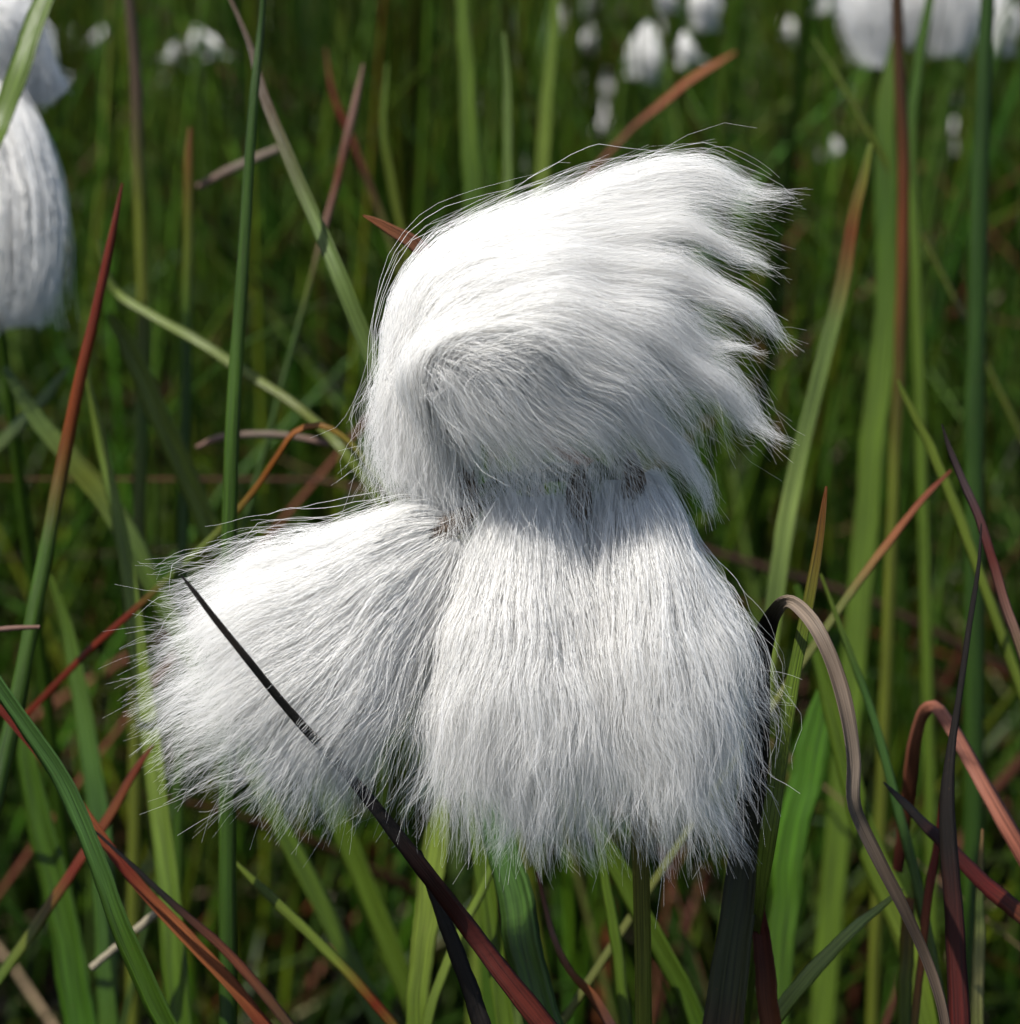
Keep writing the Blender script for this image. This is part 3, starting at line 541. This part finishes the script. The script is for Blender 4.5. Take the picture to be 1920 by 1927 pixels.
    mop_front = [
        [(860, 960, 0, 20, 20), (835, 850, 30, 44, 50), (830, 720, 70, 54, 60), (880, 610, 110, 60, 70), (990, 545, 130, 60, 80), (1120, 520, 100, 52, 80), (1235, 515, 60, 40, 70), (1335, 535, 20, 28, 60), (1420, 585, 0, 18, 40), (1492, 640, -20, 6, 15)],
        [(860, 960, 0, 20, 20), (838, 850, 40, 44, 50), (836, 730, 88, 52, 60), (885, 625, 133, 58, 70), (995, 570, 153, 60, 80), (1120, 565, 123, 54, 80), (1230, 580, 78, 46, 70), (1315, 615, 33, 34, 60), (1385, 655, 0, 26, 40), (1440, 690, -20, 18, 30)],
        [(860, 960, 0, 20, 20), (840, 850, 40, 42, 50), (840, 740, 110, 50, 60), (890, 640, 160, 56, 70), (1000, 595, 180, 60, 80), (1120, 605, 150, 56, 80), (1230, 640, 100, 50, 70), (1320, 690, 50, 40, 60), (1400, 765, 0, 26, 50), (1462, 838, -20, 8, 20)],
        [(860, 960, 0, 20, 20), (845, 850, 50, 40, 50), (846, 730, 136, 46, 60), (900, 652, 186, 52, 60), (1000, 622, 206, 56, 70), (1115, 655, 186, 56, 80), (1210, 720, 136, 52, 70), (1280, 795, 86, 40, 60), (1318, 875, 20, 26, 50), (1335, 945, 0, 12, 40)],
        [(860, 950, 0, 20, 20), (838, 840, 50, 36, 50), (832, 715, 152, 40, 50), (868, 655, 192, 44, 60), (945, 648, 212, 48, 60), (1045, 695, 202, 52, 60), (1140, 772, 162, 50, 60), (1215, 840, 132, 40, 50), (1265, 892, 60, 28, 40), (1305, 940, 40, 16, 40)],
        [(860, 950, 0, 20, 20), (830, 840, 50, 34, 50), (816, 720, 150, 38, 50), (836, 665, 180, 40, 50), (886, 675, 200, 44, 50), (956, 732, 190, 46, 50), (1035, 795, 170, 42, 50), (1095, 848, 150, 36, 40), (1140, 895, 70, 30, 40), (1180, 940, 60, 24, 40)],
        [(850, 940, 0, 20, 20), (824, 840, 50, 34, 50), (806, 735, 140, 36, 50), (812, 690, 160, 38, 50), (840, 705, 176, 40, 50), (872, 765, 170, 40, 50), (912, 830, 156, 36, 50), (955, 885, 140, 34, 40), (995, 935, 64, 30, 40), (1030, 980, 54, 24, 40)],
    ]
    # loose hairs round the neck where all the tufts meet
    neck = [
        [(790, 850, 10, 40, 40), (815, 920, 24, 40, 40), (850, 990, 34, 44, 40), (850, 1060, 40, 50, 40), (820, 1130, 40, 50, 40)],
        [(880, 840, 30, 44, 50), (900, 910, 30, 50, 50), (930, 980, 36, 54, 50), (935, 1060, 44, 50, 50), (920, 1140, 50, 50, 50)],
        [(980, 850, 30, 44, 50), (985, 920, 30, 50, 50), (1000, 990, 40, 54, 50), (1005, 1070, 48, 50, 50), (1005, 1150, 54, 50, 50)],
        [(1080, 860, 30, 44, 50), (1085, 930, 24, 50, 50), (1090, 1000, 30, 54, 50), (1100, 1080, 34, 50, 50), (1110, 1150, 44, 50, 50)],
        [(1180, 860, 20, 44, 50), (1190, 930, 14, 46, 50), (1205, 1000, 20, 50, 50), (1220, 1080, 30, 46, 50), (1235, 1150, 40, 46, 50)],
    ]
    # left flank that falls from the shoulder of the mop down to the neck
    flank = [
        [(840, 560, 60, 26, 30), (790, 620, 60, 34, 40), (750, 700, 50, 30, 40), (728, 790, 30, 24, 40), (712, 860, 10, 20, 30), (700, 920, 0, 16, 30)],
        [(850, 570, 80, 26, 30), (815, 640, 90, 36, 40), (785, 730, 86, 36, 40), (770, 820, 66, 34, 40), (775, 900, 40, 28, 30), (790, 970, 20, 20, 30)],
        [(860, 590, 90, 26, 30), (835, 660, 104, 34, 40), (822, 750, 104, 36, 40), (820, 830, 86, 32, 40), (822, 900, 56, 28, 30), (826, 965, 30, 20, 30)],
    ]
    crown = [
        [(770, 700, 60, 30, 20), (800, 590, 90, 36, 30), (870, 510, 115, 40, 30), (970, 480, 130, 40, 30), (1070, 505, 150, 36, 30), (1140, 575, 165, 26, 24), (1185, 665, 165, 12, 14)],
        [(800, 700, 80, 20, 20), (825, 610, 120, 34, 30), (890, 550, 160, 38, 30), (980, 540, 185, 38, 30), (1070, 570, 190, 34, 30), (1145, 640, 175, 26, 24), (1200, 730, 150, 14, 14)],
        [(812, 730, 90, 34, 20), (832, 650, 140, 36, 30), (880, 610, 180, 38, 30), (950, 620, 210, 40, 30), (1010, 670, 220, 38, 30), (1065, 745, 210, 30, 24), (1100, 830, 180, 18, 14)],
        [(820, 780, 90, 36, 30), (834, 690, 150, 36, 30), (862, 680, 185, 36, 30), (900, 725, 205, 36, 30), (945, 790, 200, 34, 30), (985, 860, 170, 28, 24), (1030, 930, 120, 16, 14)],
    ]
    # pointed wisps that stand clear on the windward side
    lock_tips = [
        [(1060, 400, -30, 30, 40), (1180, 345, -40, 34, 40), (1290, 322, -50, 30, 30), (1385, 338, -50, 22, 26), (1450, 364, -50, 12, 14), (1500, 388, -50, 2, 4)],
        [(1120, 450, 0, 26, 30), (1220, 430, -10, 24, 30), (1320, 440, -20, 18, 20), (1390, 468, -30, 10, 12), (1440, 495, -30, 6, 8), (1484, 518, -30, 2, 3)],
        [(1080, 510, 90, 34, 40), (1200, 505, 60, 36, 40), (1300, 530, 30, 30, 30), (1385, 568, 10, 20, 20), (1448, 608, 0, 10, 12), (1500, 648, 0, 2, 4)],
        [(1160, 600, 100, 26, 30), (1250, 625, 60, 20, 30), (1320, 650, 30, 14, 20), (1370, 660, 20, 8, 12), (1410, 662, 10, 5, 8), (1446, 660, 10, 2, 3)],
        [(1120, 620, 110, 34, 40), (1220, 660, 80, 36, 40), (1310, 705, 40, 32, 30), (1380, 755, 10, 22, 20), (1430, 800, 0, 12, 12), (1470, 845, 0, 3, 4)],
        [(1080, 690, 140, 34, 40), (1170, 755, 110, 34, 40), (1240, 815, 80, 30, 30), (1290, 865, 50, 22, 20), (1322, 910, 30, 14, 14), (1348, 960, 20, 4, 6)],
    ]
    def tips(g, n): return strands(g, n, clump=20, lock=.3, tmin=.6, tmax=1.02, wild=.15, wildamp=26, tangle=.2, cross=.4, seg=16, wav=4, warp=6, t0s=.1)
    def loose(g, n, tmax=1.03): return strands(g, n, clump=3, lock=.6, cross=.8, tangle=.8, wild=.4, wildamp=38, tmin=.5, tmax=tmax, t0s=.25, zlift=16, wav=11, warp=9, seg=18, pinch=.1, width=.0000175)
    def locks(g, n, tmax=.93, zl=24): return strands(g, n, clump=72, lock=.15, slope=1, wav=18, zlift=zl, warp=14, tmin=.5, tmax=tmax, seg=18, pinch=.4, t0s=.12, jit=.2)
    def fly(g, n): return strands(g, n, clump=1, lock=.3, cross=1, tangle=1, wild=.8, wildamp=60, tmin=.6, tmax=1.0, t0s=.3, wav=6, warp=8, seg=26, pinch=0, width=.000016)
    P = {}
    P['left'] = dict(c=(860, 980, 22), ax=(-1, -.4, -.5), sp=[strands(left, 13500, tmin=.64, tmax=1.07, jit=.20, wild=.14, spread_pow=.9, pinch=.15), locks(left, 4600, 1.04, 10), loose(left, 4200), fly(left, 320)])
    P['mid'] = dict(c=(1088, 925, 26), ax=(0, -.3, -1), sp=[strands(mid, 11500, tmin=.62, jit=.22, wild=.08), strands(neck, 1500, tmin=.6, wild=.2, wildamp=40, lock=.5, clump=8, wav=14, cross=.5, t0s=.25, tangle=.8), locks(mid, 4600, 1.04, 12), loose(mid, 4200), fly(mid, 200)])
    P['right'] = dict(c=(1190, 900, 20), ax=(.1, -.4, -1), sp=[strands(right, 12500, tmin=.62, jit=.22, wild=.14), locks(right, 4600, 1.04, 12), loose(right, 4200), fly(right, 320)])
    P['back'] = dict(c=(862, 962, -30), ax=(-.5, 0, 1), sp=[strands(mop_back, 16000, tmin=.58, tmax=.92, wild=.10, seg=20, wav=8, pinch=.6), loose(mop_back, 1000, tmax=.82), fly(mop_back, 150), tips([lock_tips[0]], 1000), tips([lock_tips[1]], 420)])
    P['front'] = dict(c=(880, 930, 10), ax=(-.3, -.2, 1), sp=[strands(mop_front, 20000, tmin=.54, tmax=.93, wild=.10, seg=20, wav=9, pinch=.6), locks(mop_front, 5200), loose(mop_front, 3400, tmax=.86), fly(mop_front, 300), fly(flank, 160), tips([lock_tips[2]], 900), tips([lock_tips[3]], 320), tips([lock_tips[4]], 900), tips([lock_tips[5]], 800), strands(crown, 4200, tmin=.7, wild=.1, seg=16, zlift=6, cross=.5, t0s=.2, lock=.4), strands(flank, 5200, tmin=.7, wild=.15, wildamp=50, cross=.3, tangle=.3)])
    labs = {'left': 'tuft blown out to the lower left', 'mid': 'tuft hanging straight down in the middle', 'right': 'tuft hanging down on the right side',
            'back': 'top tuft blown over to the right', 'front': 'large rounded tuft curling over the front'}
    for k, d in P.items():
        t = hair('seed_tuft', d['sp'], root, origin=o); t['label'] = labs[k]
        cc = head_pt(*d['c']); scale_cup(t, cc, d['ax'], .0008, o)
    # stem and stalklets
    def tube(name, pts, w, cols, parent=root):
        Q = catmull(np.c_[np.array(pts), np.array(w)], 40); V, F, uv = sweep(Q[:, :3] - o, Q[:, 3], np.repeat(RIGHT[None], 40, 0), ROUND_PROF)
        tt = np.linspace(0, len(cols) - 1, 40); i = np.minimum(tt.astype(int), len(cols) - 2); f = (tt - i)[:, None]; cc = np.array(cols); C = cc[i] * (1 - f) + cc[i + 1] * f
        return link(name, V, F, M_BLADE, parent, cols=np.repeat(C, 10, 0), uv=uv)
    j = at(1150, 900, .2535)
    tube('stem', [j, at(1185, 1200, .257), at(1205, 1600, .26), at(1210, 1780, .262), at(1212, 1990, .264), foot + [0, .0, .08], foot], [.0012, .0013, .0014, .0014, .0014, .0016, .0018], [RB, (.16, .14, .05), (.26, .34, .08), (.26, .34, .08), (.24, .32, .08), G3, G3, G3, G2, G2])
    for k in ('left', 'mid', 'right', 'front', 'back'):
        c = head_pt(*P[k]['c'])
        tube('stalklet', [j, (j + c) / 2 + UP * .0015, c], [.0009, .0007, .0006], [G3, OL])
    # brown bract showing behind the shoulder of the mop
    A = [(683, 405, 3), (705, 415, 14), (740, 435, 24), (780, 458, 32), (840, 520, 36), (900, 640, 36), (1000, 800, 34), (1150, 905, 30)]
    Q = catmull(np.array([(*at(a[0], a[1], .268), a[2] * PX) for a in A]), 40)
    V, F, uv = sweep(Q[:, :3] - o, Q[:, 3], unit(np.cross(unit(np.gradient(Q[:, :3], axis=0)), FWD[None])), V_PROF)
    cc = np.linspace(0, 1, 40)[:, None]; C = np.array(OR) * .8 * (1 - np.clip(cc * 4, 0, 1)) + np.array((.09, .04, .02)) * np.clip(cc * 4, 0, 1)
    link('bract', V, F, M_DRY, root, cols=np.repeat(C, 8, 0), uv=uv)
main_head()

# ------------------------------------------------------------------ other cottongrass plants, further off and out of focus
def plant(label, tufts, d, joint, n=1500, width=.00005, group=None, stem_w=.0016, name='cottongrass', wild=.03):
    """tufts: list of guide fans in photo px at depth d; joint: px point where they hang from"""
    sc = TANH * d / 960
    j = at(joint[0], joint[1], d)
    foot = np.array([j[0] + rng.uniform(-.01, .01), j[1] + rng.uniform(-.01, .02), 0])
    root = empty(name, foot); props(root, label, 'cottongrass', group)
    for g in tufts:
        Wp, R = strands(g, n, depth=d, px=sc, width=width, seg=9, tmin=.86, wild=wild, wildamp=10 * .25 / d, wav=1.2, lock=.7, cross=.1, jit=.06, tangle=.02, warp=5)
        hair('seed_tuft', [(Wp, R)], root, origin=foot)
    Q = catmull(np.array([(*(j + UP * .001), stem_w * .8), (*((j + foot) / 2 + RIGHT * .003), stem_w), (*foot, stem_w)]), 16)
    V, F, uv = sweep(Q[:, :3] - foot, Q[:, 3], np.repeat(RIGHT[None], 16, 0), ROUND_PROF)
    link('stem', V, F, M_BLADE, root, cols=np.repeat(np.array([G2]) , len(V), 0), uv=uv)
    return root

def drop(x, y, L, w, dx=0, dz=12):
    """one hanging oval tuft: root at x,y, length L px, half width w px"""
    return [[(x, y, 0, w * .15, w * .15), (x + dx * .2, y + L * .25, dz * .5, w * .7, w * .7), (x + dx * .6, y + L * .6, dz, w, w), (x + dx, y + L, 0, w * .35, w * .35)]] * 2

def others():
    # near head cut by the left edge
    plant('blurred white cottongrass head cut off by the left edge', [
        [[(-100, -60, 0, 20, 20), (-30, 20, 20, 34, 40), (30, 90, 20, 30, 40), (78, 140, 0, 16, 20), (108, 165, 0, 6, 8)], [(-110, -60, 0, 20, 20), (-70, 40, 20, 60, 50), (-30, 120, 20, 50, 50), (0, 160, 0, 40, 40), (10, 190, 0, 30, 30)]],
        [[(-40, 110, 0, 20, 20), (8, 210, 30, 28, 50), (48, 320, 40, 32, 60), (64, 440, 30, 26, 60), (50, 580, 0, 18, 50)],
         [(-70, 110, 0, 20, 20), (-40, 210, 30, 50, 60), (-8, 330, 50, 54, 60), (0, 470, 40, 50, 60), (4, 600, 0, 40, 50)],
         [(-90, 110, 0, 20, 20), (-100, 200, 30, 60, 60), (-110, 330, 50, 60, 70), (-110, 470, 40, 60, 60), (-110, 580, 0, 50, 50)]]],
          .345, (-80, -20), n=15000, width=.00006, wild=0.0)
    plant('big blurred white cottongrass head at the top right corner', [drop(1650, -170, 290, 30, 0), drop(1722, -180, 260, 20, 6), drop(1790, -180, 275, 38, -4), drop(1750, -190, 200, 40, 0)], .50, (1730, -190), n=3000, width=.00007)
    plant('narrow blurred cotton tuft between dark rush and right edge', [drop(1888, -40, 140, 15, -6)], .62, (1888, -44), n=900, width=.0001)
    plant('blurred pale cottongrass head above the top of the flower', [drop(1222, 40, 110, 17, -14), drop(1322, -50, 100, 12, 4), drop(1250, -40, 60, 8, 0), drop(1288, 60, 60, 6, 10)], .62, (1280, -60), n=1100, width=.00009)
    plant('small white cottongrass bud left of the top right head', [drop(1570, -60, 80, 16, 4)], .60, (1570, -64), n=900, width=.0001)
    plant('lone small white cotton bud high on the right side', [drop(1566, 258, 44, 9, -4)], .75, (1566, 255), n=400, width=.0001)
    plant('blurred white cottongrass head between the rushes at top left', [drop(372, 46, 50, 10, 4), drop(340, 74, 40, 6, -10), drop(398, 66, 42, 5, 8)], .66, (370, 40), n=500, width=.0001)
    spots = [(1110, 40, 60, 16), (1095, 120, 70, 12), (1140, 130, 70, 18), (1136, 190, 60, 14), (1155, 260, 34, 12), (1070, 280, 34, 11), (1480, 30, 60, 16), (1462, 80, 70, 20), (1120, -20, 50, 20),
             (1780, 150, 70, 18), (1785, 200, 60, 14), (1895, 160, 60, 14), (1880, 300, 50, 12), (1896, 375, 34, 12), (415, 170, 40, 16), (340, 0, 40, 16), (1240, 20, 50, 18), (1180, -10, 60, 16), (1590, 150, 50, 10), (1800, 265, 30, 10), (190, 50, 34, 11), (130, 45, 30, 10), (1060, 10, 50, 14), (300, 120, 34, 10)]
    wl = {0: 'pale tall wisp at the top edge of the cluster above the blown tuft', 1: 'slim wisp leftmost in the cluster above the blown tuft', 2: 'brightest plump wisp in the cluster above the blown tuft',
          3: 'lower slanting wisp in the cluster above the blown tuft', 4: 'tiny white wisp lowest in the cluster just above the blown tuft', 5: 'tiny dim wisp by itself just above the crown of the head',
          6: 'grey wisp at the top edge right of the orange dry leaf', 7: 'mottled grey wisp a little below the top edge right of the orange dry leaf', 8: 'pale wisp cut by the top edge above the cluster',
          9: 'grey wisp just under the big top right cotton head', 10: 'slender wisp hanging below the big top right cotton head', 11: 'pale wisp at the right edge below the narrow tuft',
          12: 'dim wisp at the right edge third from the top', 13: 'small white wisp lowest at the right edge', 14: 'dim wisp under the top left blurred head', 15: 'pale wisp at the top edge above the top left blurred head',
          16: 'white wisp behind the pale head above the flower', 17: 'pale wisp at the top edge left of the pale head above the flower', 18: 'thin pinkish grey wisp between the small bud and the green leaf',
          19: 'short dim wisp lowest below the big top right head', 20: 'small round wisp right of the broad blade at top left', 21: 'small pale wisp nearest the left cotton head', 22: 'dim wisp at the top edge above the crown', 23: 'small wisp left of the top left blurred head'}
    for k, (x, y, L, w) in enumerate(spots):
        d = .80 + .25 * ((k * 37) % 10) / 10
        plant(wl[k], [drop(x, y, L, w * .42, rng.uniform(-14, 14)), drop(x + rng.uniform(-16, 16), y + rng.uniform(0, 24), L * .7, w * .28, rng.uniform(-14, 14))], d, (x, y - 2), n=90, width=.00013, group='small blurred cottongrass wisps in the background', stem_w=.0012)
others()
